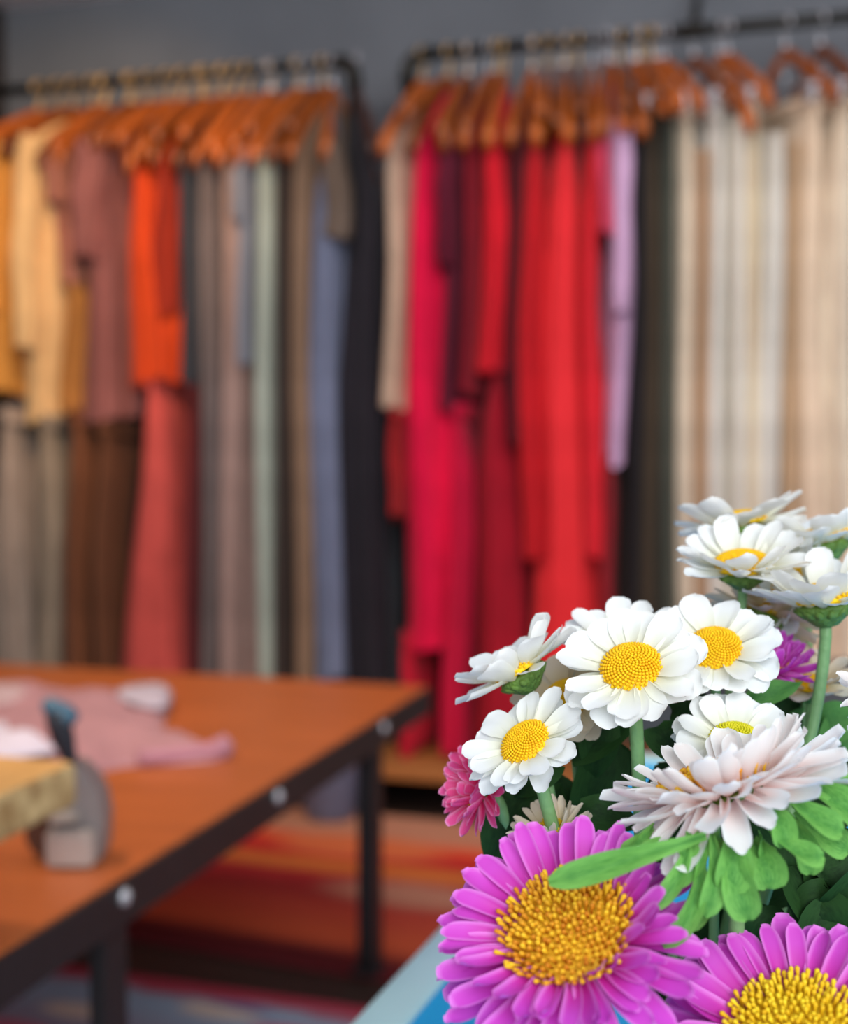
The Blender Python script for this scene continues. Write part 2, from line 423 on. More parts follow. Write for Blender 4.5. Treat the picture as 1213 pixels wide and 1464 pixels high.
bm = bmesh.new(); pix = [(-140, 985), (-20, 978), (40, 985), (50, 1000), (-40, 1010), (-150, 1010)]
ol = smooth_outline([at_z(x, y, TT + .02) - o0 for x, y in pix])
bm2 = bm; cloth_blob(bm, [Vector((p.x, p.y, 0)) for p in ol], .021, .010, 9); obj('cuff', bm, fabric((178, 150, 152)), cl)
bm = bmesh.new(); pix = [(-80, 1040), (0, 1038), (18, 1058), (60, 1066), (75, 1078), (-60, 1090)]
wc = at_z(0, 1060, TT + .02)
ol = smooth_outline([at_z(x, y, TT + .022) - wc for x, y in pix])
cloth_blob(bm, [Vector((p.x, p.y, 0)) for p in ol], 0, .016, 11)
o = obj('white_cloth', bm, fabric((206, 196, 210))); o.location = (wc.x, wc.y, TT + .025)
tag(o, 'small white folded cloth lying on the pink garment behind the wooden riser', 'cloth')

# ------------------------------------------------------------------ pale wooden riser standing on the table (left edge)
RZ = TT + .175
rc = at_z(114, 1086, RZ)
ri = thing('wooden_riser', 'thick pale wooden board riser with rough edge at the left of the table', 'riser', (rc.x, rc.y, TT))
L_, W_, T_ = .42, .36, .05
bm = bmesh.new()
vs = box(bm, (-W_ / 2, -L_ / 2, .175 - T_ / 2), (W_, L_, T_), .010)
for v in vs:
    v.co.x += .004 * sin(v.co.y * 40)
bm.faces.ensure_lookup_table()
ob_ = obj('board', bm, None, ri, True, [M['pale_wood'], M['live_edge']])
for p in ob_.data.polygons:
    p.use_smooth = False
    if abs(p.normal.z) < .75: p.material_index = 1
for (lx, ly) in ((-W_ + .05, -.05), (-W_ + .05, -L_ + .05), (-.17, -.24)):
    bm = bmesh.new(); box(bm, (lx, ly, (.175 - T_) / 2), (.045, .045, .175 - T_), .004); obj('leg', bm, M['pale_wood'], ri, False)

# ------------------------------------------------------------------ grey metal tool with black handle
gc = at_z(112, 1228, TT)
gt = thing('hand_press', 'grey rounded metal tool with upright black handle on the orange table', 'tool', (gc.x, gc.y, TT))
k = gc.y / 1885 / .96
px = (gc - CAM).dot(RM @ Vector((0, 0, -1))) / F     # metres per pixel there
yaw = Matrix.Rotation(YAW, 4, 'Z')
def prof_solid(bm, prof, depth, y0, mtx):
    n = len(prof)
    f = [bm.verts.new(mtx @ Vector((x * px, y0 - depth / 2, z * px))) for x, z in prof]
    b = [bm.verts.new(mtx @ Vector((x * px, y0 + depth / 2, z * px))) for x, z in prof]
    bm.faces.new(f); bm.faces.new(b[::-1])
    for i in range(n): bm.faces.new((f[i], b[i], b[(i + 1) % n], f[(i + 1) % n]))
    bmesh.ops.bevel(bm, geom=bm.edges[:], offset=.003, segments=2, affect='EDGES')
bm = bmesh.new(); prof_solid(bm, [(-36, 0), (34, 0), (40, 20), (42, 62), (36, 96), (24, 118), (6, 138), (-10, 140), (-14, 100), (-30, 84), (-36, 60)], .05, .01, yaw); obj('body', bm, M['grey_metal'], gt, False)
bm = bmesh.new(); prof_solid(bm, [(-34, 2), (32, 2), (32, 52), (-34, 52)], .02, -.03, yaw); tag(obj('front_plate', bm, M['pale_metal'], gt, False), 'pale front plate')
bm = bmesh.new(); prof_solid(bm, [(-30, 62), (10, 66), (10, 74), (-30, 74)], .03, -.025, yaw); obj('ledge', bm, M['pale_metal'], gt, False)
bm = bmesh.new(); prof_solid(bm, [(-38, 4), (-38, 66), (-62, 60), (-74, 40), (-66, 18), (-52, 6)], .05, .012, yaw); tag(obj('shaded_side', bm, M['shaded_metal'], gt, False), 'dark brown shaded side')  # shadowed side of the body, modelled as a dark brown piece
bm = bmesh.new()
hp = [(-4, .0, 100), (-6, 0, 125), (-12, 0, 150), (-20, 0, 175), (-26, 0, 200), (-28, 0, 215)]
tube(bm, [yaw @ Vector((a * px, b, c * px)) for a, b, c in hp], [9 * px, 9 * px, 12 * px, 17 * px, 18 * px, 17 * px], 14); obj('handle', bm, M['black'], gt)
bm = bmesh.new()
tube(bm, [yaw @ Vector((a * px, b, c * px)) for a, b, c in [(-48, 0, 226), (-42, 0, 223), (-14, 0, 208), (-6, 0, 200), (-3, 0, 195)]], [4 * px, 12 * px, 15 * px, 13 * px, 5 * px], 14); tag(obj('handle_cap', bm, M['teal'], gt), 'blue-grey cap')

# ------------------------------------------------------------------ blue-grey pot under the table
pp = at_z(472, 1172, 0)
pt = thing('floor_pot', 'blue-grey pot standing on the floor by the low shelf behind table', 'pot', (pp.x, pp.y, 0))
bm = bmesh.new(); lathe(bm, [(.045, .002), (.060, .004), (.070, .03), (.074, .10), (.074, .20), (.070, .24), (.074, .25), (.066, .25), (.062, .22), (.06, .02)], 32, True, True); obj('body', bm, M['pot'], pt)

# ------------------------------------------------------------------ pipe racks
def flange(bm, c, axis):
    q = Vector(axis).to_track_quat('Z', 'Y').to_matrix().to_4x4()
    lathe(bm, [(.0001, 0), (.045, 0), (.045, .008), (.026, .012), (.024, .03), (.0001, .03)], 20, False, False, Matrix.Translation(c) @ q)
xe_l = at_y(507, 92, YR).x; xe_r = at_y(583, 86, YR).x
PR = .017
def rack(name, label, x_end, x_far, sgn, wall):
    t = thing(name, label, 'clothes rack', (x_end, YR, 0))
    bm = bmesh.new()
    d = x_far - x_end; r_ = .05
    tube(bm, [(d, 0, ZR), (sgn * r_, 0, ZR)], PR, 14); obj('rail', bm, M['pipe'], t)
    bm = bmesh.new(); tube(bm, [(sgn * .075, 0, ZR), (sgn * .05, 0, ZR), (sgn * .022, 0, ZR - .008), (sgn * .006, 0, ZR - .026), (0, 0, ZR - .05), (0, 0, ZR - .078)], PR + .006, 14); obj('elbow', bm, M['pipe'], t)
    bm = bmesh.new(); tube(bm, [(0, 0, ZR - .06), (0, 0, .16)], PR, 14); obj('post', bm, M['pipe'], t)
    bm = bmesh.new(); flange(bm, (0, 0, .149), (0, 0, 1)); obj('flange', bm, M['pipe'], t)
    return t, d
lr, d = rack('pipe_rack', 'black iron pipe clothes rack on the left carrying brown and orange clothes', xe_l, -2.62, -1, True)
bm = bmesh.new(); flange(bm, (-2.64 - xe_l, 0, ZR), (1, 0, 0)); obj('flange', bm, M['pipe'], lr)
rr, d = rack('pipe_rack', 'black iron pipe clothes rack on the right carrying red and cream clothes', xe_r, .75, 1, False)
bp_ = at_y(992, 40, YR)
bm = bmesh.new(); tube(bm, [(bp_.x - xe_r - .03, 0, ZR), (bp_.x - xe_r + .03, 0, ZR)], PR + .006, 14)
tube(bm, [(bp_.x - xe_r, 0, ZR), (bp_.x - xe_r, .10, ZR + .10), (bp_.x - xe_r, YW - YR - .02, ZR + .26)], .012, 10); obj('bracket', bm, M['pipe'], rr)
bm = bmesh.new(); flange(bm, (bp_.x - xe_r, YW - YR, ZR + .26), (0, -1, 0)); obj('flange', bm, M['wall'], rr)
bm = bmesh.new(); tube(bm, [(.75 - xe_r, 0, ZR), (.75 - xe_r, 0, .16)], PR, 14); obj('post', bm, M['pipe'], rr)

# ------------------------------------------------------------------ hangers and garments
HW = .205
def hanger_bar_bm(drop, half=HW):
    bm = bmesh.new(); n = 12; rings = []
    for i in range(-n, n + 1):
        u = i / n
        y = u * half; z = -.085 - drop * (abs(u) ** 1.25) + .006 * (1 - abs(u)) ** 3
        h = .019 + .012 * abs(u) ** 1.5 * (1 if abs(u) < .97 else .75); t = .007 + .014 * abs(u) ** 1.6 * (1 if abs(u) < .97 else .75)
        ring = []
        for k in range(10):
            a = 2 * pi * k / 10
            ring.append(bm.verts.new(Vector((t * cos(a), y, z + h * sin(a)))))
        rings.append(ring)
    for a, b in zip(rings, rings[1:]):
        for k in range(10): bm.faces.new((a[k], a[(k + 1) % 10], b[(k + 1) % 10], b[k]))
    bm.faces.new(rings[0][::-1]); bm.faces.new(rings[-1])
    return bm
def hook_bm():
    bm = bmesh.new(); R_ = PR + .0035
    pts = [(0, 0, -.085), (0, 0, -.05)]
    pts += [(0, .004, -.035), (0, .012, -.024)]
    for i in range(9):
        a = -.5 + i * (pi + .9) / 8
        pts.append((0, R_ * cos(a), R_ * sin(a)))
    tube(bm, pts, .0042, 8)
    return bm
def clip_bm(y, z):
    bm = bmesh.new()
    tube(bm, [(0, y, z + .04), (0, y, z)], .002, 8)
    box(bm, (.03, y, z - .012), (.006, .036, .05), .001); box(bm, (-.03, y, z - .012), (.006, .036, .05), .001)
    tube(bm, [(-.034, y, z + .006), (.034, y, z + .006)], .009, 10)
    return bm
_hm = {}
def hanger(loc, yaw_, drop, clips, label, metal, wood='hanger'):
    t = thing('clothes_hanger', label, 'hanger', loc, 'wooden hangers on the pipe racks')
    t.rotation_euler.z = yaw_
    for nm, key, f, mt in (('bar', ('bar', drop, wood), lambda: hanger_bar_bm(drop), M[wood]), ('hook', ('hook', metal), hook_bm, M[metal])):
        if key in _hm:
            o = bpy.data.objects.new(nm, _hm[key]); C.objects.link(o); o.parent = t
        else:
            o = obj(nm, f(), mt, t); _hm[key] = o.data
    if clips:
        bm = bmesh.new(); tube(bm, [(0, -.17, -.17), (0, .17, -.17)], .003, 8); tube(bm, [(0, 0, -.10), (0, 0, -.17)], .003, 8); obj('clip_bar', bm, M['steel'], t)
        for s in (-1, 1): obj('clip', clip_bm(s * .15, -.205), M['steel'], t)
    return t

def body_bm(hw0, hw1, t0, t1, ztop, drop, zbot, seed, folds=9, amp=.35, flare=1.0, nz=26, na=72, neck=True, hem=.01, xdrift=0):
    """Hollow hanging cloth: columns run from the shoulder line to the hem."""
    rnd = random.Random(seed); bm = bmesh.new()
    ph = [rnd.uniform(0, 6.28) for _ in range(6)]
    rings = []
    for j in range(nz + 1):
        s = j / nz; ring = []
        for i in range(na):
            a = 2 * pi * i / na
            ca, sa = cos(a), sin(a)
            cy = -math.copysign(abs(ca) ** .8, ca); cx = math.copysign(abs(sa) ** .75, sa)
            sf = s ** flare
            hw = hw0 + (hw1 - hw0) * sf
            th = (.008 + (t0 - .008) * min(1, s * 7)) if s * 7 < 1 else t0 + (t1 - t0) * ((s - 1 / 7) / (6 / 7)) ** flare
            fr = min(1, s * 2.2)
            w_ = sin(folds * a + ph[0] + 1.2 * sin(2.2 * s + ph[1])) * .6 + sin((folds * 2 - 3) * a + ph[2] + s * 1.5) * .3 + sin(3 * a + ph[3] + 2 * s) * .35
            f = 1 + amp * fr * w_
            x = cx * th * f + xdrift * s + .012 * fr * sin(4.0 * s + ph[4]) * min(1, th / .03)
            y = cy * hw * (1 + .035 * fr * w_)
            u = min(1, abs(y) / max(hw0, .01))
            zt = ztop - drop * u ** 1.25
            zb = zbot + hem * sin(2 * a + ph[5]) + hem * .6 * w_
            ring.append(bm.verts.new(Vector((x, y, zt + (zb - zt) * s))))
        rings.append(ring)
    for a, b in zip(rings, rings[1:]):
        for k in range(na): bm.faces.new((a[k], a[(k + 1) % na], b[(k + 1) % na], b[k]))
    return bm
def sleeve_bm(side, hw, ztop, drop, length, r0, r1, seed, xoff=0, out=.03):
    rnd = random.Random(seed); bm = bmesh.new(); n = 18; m = 22; rings = []
    ph = rnd.uniform(0, 6)
    for j in range(n + 1):
        s = j / n
        z = ztop - drop * .82 - s * length
        y = side * (hw * .86 + out * sin(min(1, s * 1.4) * pi * .6))
        r = r0 + (r1 - r0) * s
        if s > .9: r *= .9
        ring = []
        for k in range(m):
            a = 2 * pi * k / m
            f = 1 + .16 * sin(5 * a + ph + 3 * s) + .08 * sin(14 * s + ph + a)
            ring.append(bm.verts.new(Vector((xoff + r * .85 * cos(a) * f, y + r * sin(a) * f, z + .012 * sin(a) * side))))
        rings.append(ring)
    for a, b in zip(rings, rings[1:]):
        for k in range(m): bm.faces.new((a[k], a[(k + 1) % m], b[(k + 1) % m], b[k]))
    bm.faces.new(rings[0])
    return bm

gi = 0
def garment(kind, x0, x1, ytop, ybot, col, label, cat=None, yaw_=0, hang=True, metal='steel', sleeves=0, flare_px=None, clips=False, rough=.8, drop=.12, deep=.84, folds=9, amp=.46, hook_raise=0, srad=.04, depth=0, dark=False):
    """x0..x1: the strip the front edge covers, ytop/ybot: sight lines of its shoulder tip and hem."""
    global gi
    gi += 1
    if hang and not yaw_ and x1 < 500: yaw_ = radians(-17)
    if hang: yaw_ += radians(random.Random(gi * 3 + 1).uniform(-7, 7))
    half = HW * deep
    yf = YR - half + depth
    P = at_y((x0 + x1) / 2, (ytop + ybot) / 2, yf)
    mp = (P - CAM).dot(RM @ Vector((0, 0, -1))) / F
    hookx = P.x + sin(yaw_) * -half
    hookx = P.x - half * sin(yaw_)
    t = max(.012, (x1 - x0) * mp / 2 * .92)
    t1 = t if not flare_px else max(.012, flare_px * mp / 2)
    zt_tip = at_y((x0 + x1) / 2, ytop, yf).z - ZR
    zb = max(at_y((x0 + x1) / 2, ybot, yf).z, .155) - ZR
    drop = drop if not hang else max(.10, min(.21, -zt_tip - .075))
    sk_ = kind in ('skirt', 'trousers')
    ztop = (-.100 if hang else zt_tip + drop) if not sk_ else (-.225 if clips else zt_tip + .01)
    loc = Vector((hookx, YR + depth, ZR))
    name = kind
    r = thing(name, label, cat or kind, loc, 'clothes hanging on the pipe racks')
    r.rotation_euler.z = yaw_
    mat = fabric(col, rough)
    dr = drop * .84 ** 1.25 if kind not in ('skirt', 'trousers') else .004
    wid = half if kind not in ('skirt', 'trousers') else half * .86
    obj('body', body_bm(wid, half * (1.0 if kind in ('blouse', 'shirt') else 1.05), min(t, .045), t1, ztop, dr, zb, gi * 13, folds, amp), mat, r)
    if kind in ('skirt', 'trousers'):
        bm = body_bm(wid * 1.02, wid * 1.02, min(t, .045) * 1.02 + .004, min(t, .045) + .004, ztop + .012, dr, ztop - .035, gi * 13, folds, .12, nz=6)
        obj('waistband', bm, mat, r)
    if sleeves:
        for sd in (-1, 1):
            obj('sleeve', sleeve_bm(sd, half, ztop, drop, sleeves, min(srad, t * 1.25), min(srad, t * 1.25) * .85, gi * 7 + sd, 0), mat, r)
    if hang:
        hb = M
        lab = 'wooden hanger holding the ' + label.split(' hanging')[0].split(' with')[0].split(' below')[0].split(' between')[0].split(' beside')[0]
        hanger(loc, yaw_, round(.15 if sk_ else drop, 2), clips, lab.replace('wooden', 'dark wooden') if dark else lab, metal, 'hanger_dark' if dark else 'hanger')
    return r

# --- left rack
garment('blouse', -34, 10, 200, 560, (205, 140, 62), 'amber blouse hanging at the far left end of rail', sleeves=.5, metal='brass')
garment('blouse', 14, 64, 195, 600, (214, 172, 118), 'cream long-sleeved blouse hanging second from the left end', sleeves=.62, metal='brass', srad=.05)
garment('skirt', -30, 36, 590, 965, (150, 130, 114), 'pale stone long skirt hanging below the amber blouse', hang=False)
garment('skirt', 38, 76, 600, 965, (142, 124, 104), 'grey-beige long skirt hanging below the cream blouse', hang=False)
garment('blouse', 66, 98, 205, 400, (158, 100, 82), 'short mauve-brown blouse hanging beside the cream blouse', sleeves=.18, metal='brass')
garment('skirt', 78, 112, 395, 590, (165, 108, 52), 'ochre short skirt hanging below the mauve-brown blouse', hang=False)
garment('blouse', 102, 160, 210, 600, (136, 82, 76), 'dusky mauve blouse with half sleeves hanging left of orange tunic', sleeves=.33, metal='brass', srad=.06)
garment('skirt', 84, 122, 590, 965, (116, 68, 42), 'chestnut brown long skirt hanging left of the darker brown skirt', hang=False)
garment('skirt', 124, 160, 610, 965, (98, 58, 36), 'dark brown long skirt hanging below the dusky mauve blouse', hang=False)
garment('tunic', 172, 212, 235, 548, (206, 66, 22), 'bright orange tunic hanging above the coral long skirt', 'tunic', sleeves=0, metal='brass', flare_px=88, drop=.13)
garment('tunic', 210, 244, 225, 445, (150, 42, 22), 'rust red short tunic hanging just right of the orange tunic', 'tunic', metal='brass')
garment('skirt', 176, 246, 540, 970, (198, 78, 68), 'coral long skirt flaring below the bright orange tunic', hang=False, flare_px=112, depth=-.02, folds=7, amp=.22)
garment('tunic', 243, 274, 250, 548, (56, 56, 60), 'charcoal tunic hanging right of the rust red tunic', 'tunic', metal='brass')
garment('skirt', 258, 284, 548, 970, (98, 36, 36), 'dark wine long skirt hanging below the charcoal tunic', hang=False)
garment('dress', 277, 300, 250, 970, (112, 98, 94), 'taupe long dress hanging right of the charcoal tunic', metal='brass')
garment('dress', 303, 336, 245, 970, (150, 122, 112), 'pinkish taupe long dress hanging in the middle of left rack')
garment('shirt', 333, 354, 245, 518, (120, 122, 130), 'grey short shirt hanging beside the pinkish taupe dress', sleeves=.2)
garment('dress', 354, 386, 245, 972, (158, 164, 150), 'sage grey long dress hanging right of the grey shirt')
garment('dress', 388, 404, 262, 972, (62, 50, 44), 'dark umber long dress hanging right of the sage grey dress')
garment('dress', 404, 440, 230, 972, (124, 98, 78), 'tan brown long dress hanging beside the denim blue dress')
garment('dress', 438, 498, 235, 974, (106, 112, 134), 'denim blue long dress hanging near the right end of left rack', folds=7, yaw_=radians(16))
garment('dress', 508, 548, 245, 976, (34, 30, 36), 'black long dress hanging last before the left rack post', folds=7, flare_px=64, yaw_=radians(41), dark=True)
garment('top', 452, 498, 205, 335, (98, 82, 70), 'short grey-brown shiny top hanging over the denim blue dress', yaw_=radians(22), rough=.35, depth=-.035, hang=False, drop=.08, folds=11, amp=.5)
# --- right rack
garment('tunic', 540, 572, 215, 585, (178, 150, 128), 'pale beige tunic hanging first at left end of right rack', 'tunic', metal='brass', yaw_=radians(-12))
garment('skirt', 548, 570, 590, 740, (150, 26, 30), 'dark red short skirt hanging below the pale beige tunic', hang=False)
garment('dress', 572, 622, 205, 925, (214, 8, 60), 'crimson long dress hanging at the left of the red clothes', flare_px=80, metal='brass', folds=6, yaw_=radians(-8))
garment('blouse', 624, 656, 215, 592, (84, 12, 34), 'burgundy blouse hanging right of the crimson dress', sleeves=.35)
garment('skirt', 628, 668, 585, 1085, (188, 10, 54), 'crimson straight skirt hanging below the burgundy blouse', hang=False)
garment('skirt', 562, 592, 915, 1095, (188, 16, 44), 'scarlet under-skirt hanging below the crimson long dress', hang=False)
garment('tunic', 657, 678, 235, 560, (126, 14, 32), 'garnet tunic hanging between burgundy blouse and red blouse', 'tunic')
garment('blouse', 680, 722, 230, 528, (200, 20, 36), 'red blouse with loose hem hanging in the red group', metal='brass', flare_px=52)
garment('skirt', 670, 740, 520, 1060, (148, 12, 32), 'ruby long skirt hanging below the red blouse', hang=False, folds=7)
garment('dress', 724, 742, 255, 640, (74, 10, 22), 'dark maroon dress hanging right of the red blouse')
garment('dress', 744, 786, 235, 800, (184, 20, 30), 'deep red dress hanging left of the bright red dress', metal='brass', yaw_=radians(8))
garment('dress', 786, 834, 225, 965, (224, 42, 48), 'bright red longest dress hanging in the middle of right rack', yaw_=radians(12), flare_px=84)
garment('dress', 834, 860, 200, 800, (206, 30, 42), 'poppy red dress hanging left of the rose blouse', flare_px=44, yaw_=radians(14))
garment('blouse', 850, 878, 190, 333, (190, 58, 84), 'rose pink short blouse hanging left of the lavender shirt', yaw_=radians(8), depth=-.03)
garment('shirt', 872, 904, 175, 668, (190, 152, 184), 'lavender long shirt hanging between rose blouse and black dress', sleeves=.5, yaw_=radians(12))
garment('dress', 860, 880, 650, 885, (150, 24, 36), 'cherry red slip hanging below the rose pink blouse', hang=False, yaw_=radians(8), drop=.01)
garment('dress', 905, 924, 195, 905, (28, 25, 28), 'black narrow dress hanging right of the lavender shirt', yaw_=radians(18))
garment('trousers', 925, 950, 205, 900, (76, 62, 48), 'olive brown trousers hanging right of the black narrow dress', clips=True, yaw_=radians(24))
garment('trousers', 950, 974, 215, 900, (72, 74, 64), 'grey-green trousers hanging left of the cream clothes', clips=True, yaw_=radians(29))
yw = radians(33)
garment('trousers', 976, 1002, 192, 940, (214, 196, 172), 'ivory trousers hanging first of the cream clothes', clips=True, yaw_=yw)
garment('dress', 1003, 1018, 215, 940, (184, 152, 122), 'sand narrow dress hanging right of the ivory trousers', yaw_=yw, hang=False, drop=.04)
garment('trousers', 1020, 1048, 190, 950, (206, 200, 190), 'pearl white trousers hanging right of the sand narrow dress', clips=True, yaw_=yw)
garment('dress', 1049, 1072, 190, 950, (218, 210, 196), 'off-white dress hanging between pearl and champagne clothes', yaw_=yw)
garment('skirt', 1073, 1097, 192, 950, (222, 200, 172), 'champagne long skirt hanging right of the off-white dress', clips=True, yaw_=yw)
garment('dress', 1099, 1131, 190, 950, (206, 202, 192), 'cool white dress hanging left of the khaki dress', yaw_=yw, hang=False, drop=.04)
garment('dress', 1133, 1152, 205, 950, (188, 158, 126), 'khaki narrow dress hanging right of the cool white dress', yaw_=yw, hang=False, drop=.04)
garment('trousers', 1154, 1196, 195, 950, (214, 190, 164), 'wide biscuit trousers hanging near the right edge', clips=True, yaw_=yw)
garment('skirt', 1198, 1236, 195, 950, (220, 200, 176), 'oatmeal long skirt hanging last at the right edge', clips=True, yaw_=yw)

rnd = random.Random(77)
def extra(px_, drop, yaw_, label, grp, metal):
    p = at_y(px_, 100, YR); h = hanger(Vector((p.x, YR, ZR)), yaw_, drop, False, label, metal); h['group'] = grp
for x in (52, 84, 128, 150, 186, 212, 236, 262, 292, 322, 352, 392, 424, 462):
    extra(x + rnd.uniform(-4, 4), rnd.choice((.14, .16, .18)), radians(-14 + rnd.uniform(-9, 9)), 'spare orange-brown wooden hanger packed among the clothes on the left rail', 'spare hangers on the left rail', 'brass')
for x in (640, 668, 712, 782, 806, 826, 884, 912, 934):
    extra(x + rnd.uniform(-4, 4), rnd.choice((.12, .15, .18)), radians((x - 760) / 7 + rnd.uniform(-6, 6)), 'spare orange-brown wooden hanger packed among the clothes on the right rail', 'spare hangers on the right rail', 'brass')

# ------------------------------------------------------------------ blue table in front
BZ = .66
e0 = at_z(497, 1464, BZ); e1 = at_z(690, 1258, BZ)
dirv = (e1 - e0); dirv.z = 0; dirv.normalize(); nr = Vector((dirv.y, -dirv.x, 0))
mt = Matrix(((nr.x, dirv.x, 0, 0), (nr.y, dirv.y, 0, 0), (0, 0, 1, 0), (0, 0, 0, 1)))
org = e0 - dirv * .75
bt = thing('blue_table', 'glossy blue table with a pale blue rim under the flowers', 'table', (org.x, org.y, 0))
bt.rotation_euler.z = math.atan2(dirv.y, dirv.x) - pi / 2
LEN, WID, RIM = 1.5, 1.0, .033
bm = bmesh.new(); box(bm, (WID / 2, LEN / 2, BZ - .012), (WID - 2 * RIM, LEN - 2 * RIM, .02), .001); obj('tabletop', bm, M['blue'], bt, False)
for (a, b, c_, d_) in ((RIM / 2, LEN / 2, RIM, LEN), (WID - RIM / 2, LEN / 2, RIM, LEN), (WID / 2, RIM / 2, WID - 2 * RIM, RIM), (WID / 2, LEN - RIM / 2, WID - 2 * RIM, RIM)):
    bm = bmesh.new(); box(bm, (a, b, BZ - .013), (c_, d_, .026), .004); obj('rim', bm, M['rim'], bt)
for a in (.18, WID - .1):
    for b in (.12, LEN - .25):
        bm = bmesh.new(); box(bm, (a, b, (BZ - .03) / 2), (.05, .05, BZ - .03), .003); obj('leg', bm, M['rim'], bt, False)

# ------------------------------------------------------------------ vase
vc = at_d(985, 1520, .475)
va = thing('flower_vase', 'small grey vase holding the daisies and asters on the blue table', 'vase', (vc.x, vc.y, BZ - .002))
VH = .105
bm = bmesh.new(); lathe(bm, [(.030, 0), (.042, .004), (.052, .03), (.055, .06), (.048, .09), (.046, VH), (.043, VH), (.044, .09), (.05, .06), (.047, .03), (.03, .008)], 36, True, True); obj('body', bm, M['vase'], va)
MOUTH = Vector((vc.x, vc.y, BZ + VH))

# ------------------------------------------------------------------ flowers
def petal_bm(L, W, cup, curl, tip=.5, nl=12, nw=6, ridge=.06, seed=0, notch=0.0, twist=0, base_w=.42):
    rnd = random.Random(seed); bm = bmesh.new(); uvl = bm.loops.layers.uv.new('UVMap'); g = []; uvd = {}
    sk = rnd.uniform(-.12, .12)
    for i in range(nl + 1):
        u = 1 - (1 - i / nl) ** 1.5; row = []
        prof = (base_w + (1 - base_w) * min(1, (u / .5)) ** .8) * (1 if u < .7 else max(0.0, 1 - ((u - .7) / .3) ** 3) ** tip)
        prof = max(prof, .46 if i == nl else 0)
        for j in range(nw + 1):
            v = -1 + 2 * j / nw
            y = v * prof * W / 2
            x = u * L - (abs(v) ** 2) * .028 * L * u * u + (notch * L * (1 - abs(v)) * -1 if i == nl else 0)
            z = curl * L * u * u + cup * W * (v * v) * (.4 + .6 * (1 - u)) + ridge * W * cos(v * pi * 2) * .5 * sin(pi * u) + .02 * L * sin(5 * u + seed)
            yy = y + sk * L * u * u
            z += twist * v * u * W
            vt = bm.verts.new(Vector((x, yy, z))); row.append(vt); uvd[vt] = (u, max(abs(v), (u - .8) * 5 if u > .8 else 0))
        g.append(row)
    for a, b in zip(g, g[1:]):
        for k in range(nw):
            f = bm.faces.new((a[k], b[k], b[k + 1], a[k + 1]))
    for f in bm.faces:
        for l in f.loops: l[uvl].uv = uvd[l.vert]
    return bm
def petal_meshes(kind, mat, specs):
    out = []
    for sp in specs:
        bm = petal_bm(**sp); me = bpy.data.meshes.new('petal'); bm.to_mesh(me); bm.free(); me.materials.append(mat)
        for p in me.polygons: p.use_smooth = True
        out.append(me)
    return out
mm = .001
def daisy_specs():
    r = random.Random(3); L = []
    for i in range(9):
        L.append(dict(L=17.5 * mm * r.uniform(.92, 1.08), W=10.6 * mm * r.uniform(.9, 1.12), cup=r.uniform(.05, .26), curl=r.uniform(-.12, .12), tip=.5, seed=i, ridge=.05, notch=r.choice((0, 0, .03)), twist=r.uniform(-.12, .12)))
    return L
def aster_specs(L0=24, W0=7.6):
    r = random.Random(5); L = []
    for i in range(10):
        L.append(dict(L=L0 * mm * r.uniform(.9, 1.08), W=W0 * mm * r.uniform(.85, 1.15), cup=r.uniform(.16, .36), curl=r.uniform(-.08, .16), tip=.5, seed=i + 20, ridge=.03, twist=r.uniform(-.2, .2), base_w=.6))
    return L
PM = {
    'white': petal_meshes('d', M['p_white'], daisy_specs()),
    'cream': petal_meshes('d', M['p_cream'], daisy_specs()),
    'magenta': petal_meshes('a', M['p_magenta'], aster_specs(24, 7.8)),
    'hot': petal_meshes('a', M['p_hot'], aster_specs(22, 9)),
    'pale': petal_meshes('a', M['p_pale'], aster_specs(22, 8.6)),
    'creamaster': petal_meshes('a', M['p_cream'], aster_specs()),
}
def daisy_disc_bm(R, h, n=300, fr=.0006):
    bm = bmesh.new()
    lathe(bm, [(R * .97 * cos(a), h * sin(a) - .0006) for a in [i * pi / 2 / 7 for i in range(7)]], 24, True, True)
    for i in range(n):
        r = math.sqrt((i + .5) / n); th = i * 2.399963
        z = h * math.sqrt(max(0, 1 - r * r))
        mtx = Matrix.Translation((R * r * cos(th), R * r * sin(th), z)) @ Matrix.Diagonal((1, 1, 1.1, 1))
        bmesh.ops.create_icosphere(bm, subdivisions=1, radius=fr * R / .0105, matrix=mtx)
    return bm
def aster_disc_bm(R, n=330, seed=1):
    bm = bmesh.new(); rnd = random.Random(seed)
    lathe(bm, [(R * .98 * cos(a), .004 * sin(a) - .001) for a in [i * pi / 2 / 6 for i in range(6)]], 24, True, True)
    for i in range(n):
        r = math.sqrt((i + .5) / n); th = i * 2.399963
        c = Vector((R * r * cos(th), R * r * sin(th), .0035 * (1 - r * r)))
        d = Vector((cos(th) * r * .75, sin(th) * r * .75, 1)) + Vector((rnd.uniform(-.25, .25), rnd.uniform(-.25, .25), 0)); d.normalize()
        h = (.0022 + .0034 * r ** 2) * rnd.uniform(.75, 1.2)
        tube(bm, [c, c + d * h * .6, c + d * h, c + d * (h + .0006)], [.0005, .0005, .00085, .0004], 6, True)
    return bm
def calyx_bm(R, seed=0):
    bm = bmesh.new()
    lathe(bm, [(.0016, -.0085), (.004, -.0078), (R * .75, -.005), (R * 1.0, -.0022), (R * 1.02, -.0008), (R * .9, .0)], 26, True, True)
    for i in range(14):
        a = 2 * pi * i / 14
        mtx = Matrix.Rotation(a, 4, 'Z') @ Matrix.Translation((R * .82, 0, -.0035)) @ Matrix.Rotation(radians(-35), 4, 'Y') @ Matrix.Diagonal((1.8, .9, .5, 1))
        bmesh.ops.create_icosphere(bm, subdivisions=1, radius=.0021, matrix=mtx)
    return bm
_fm = {}
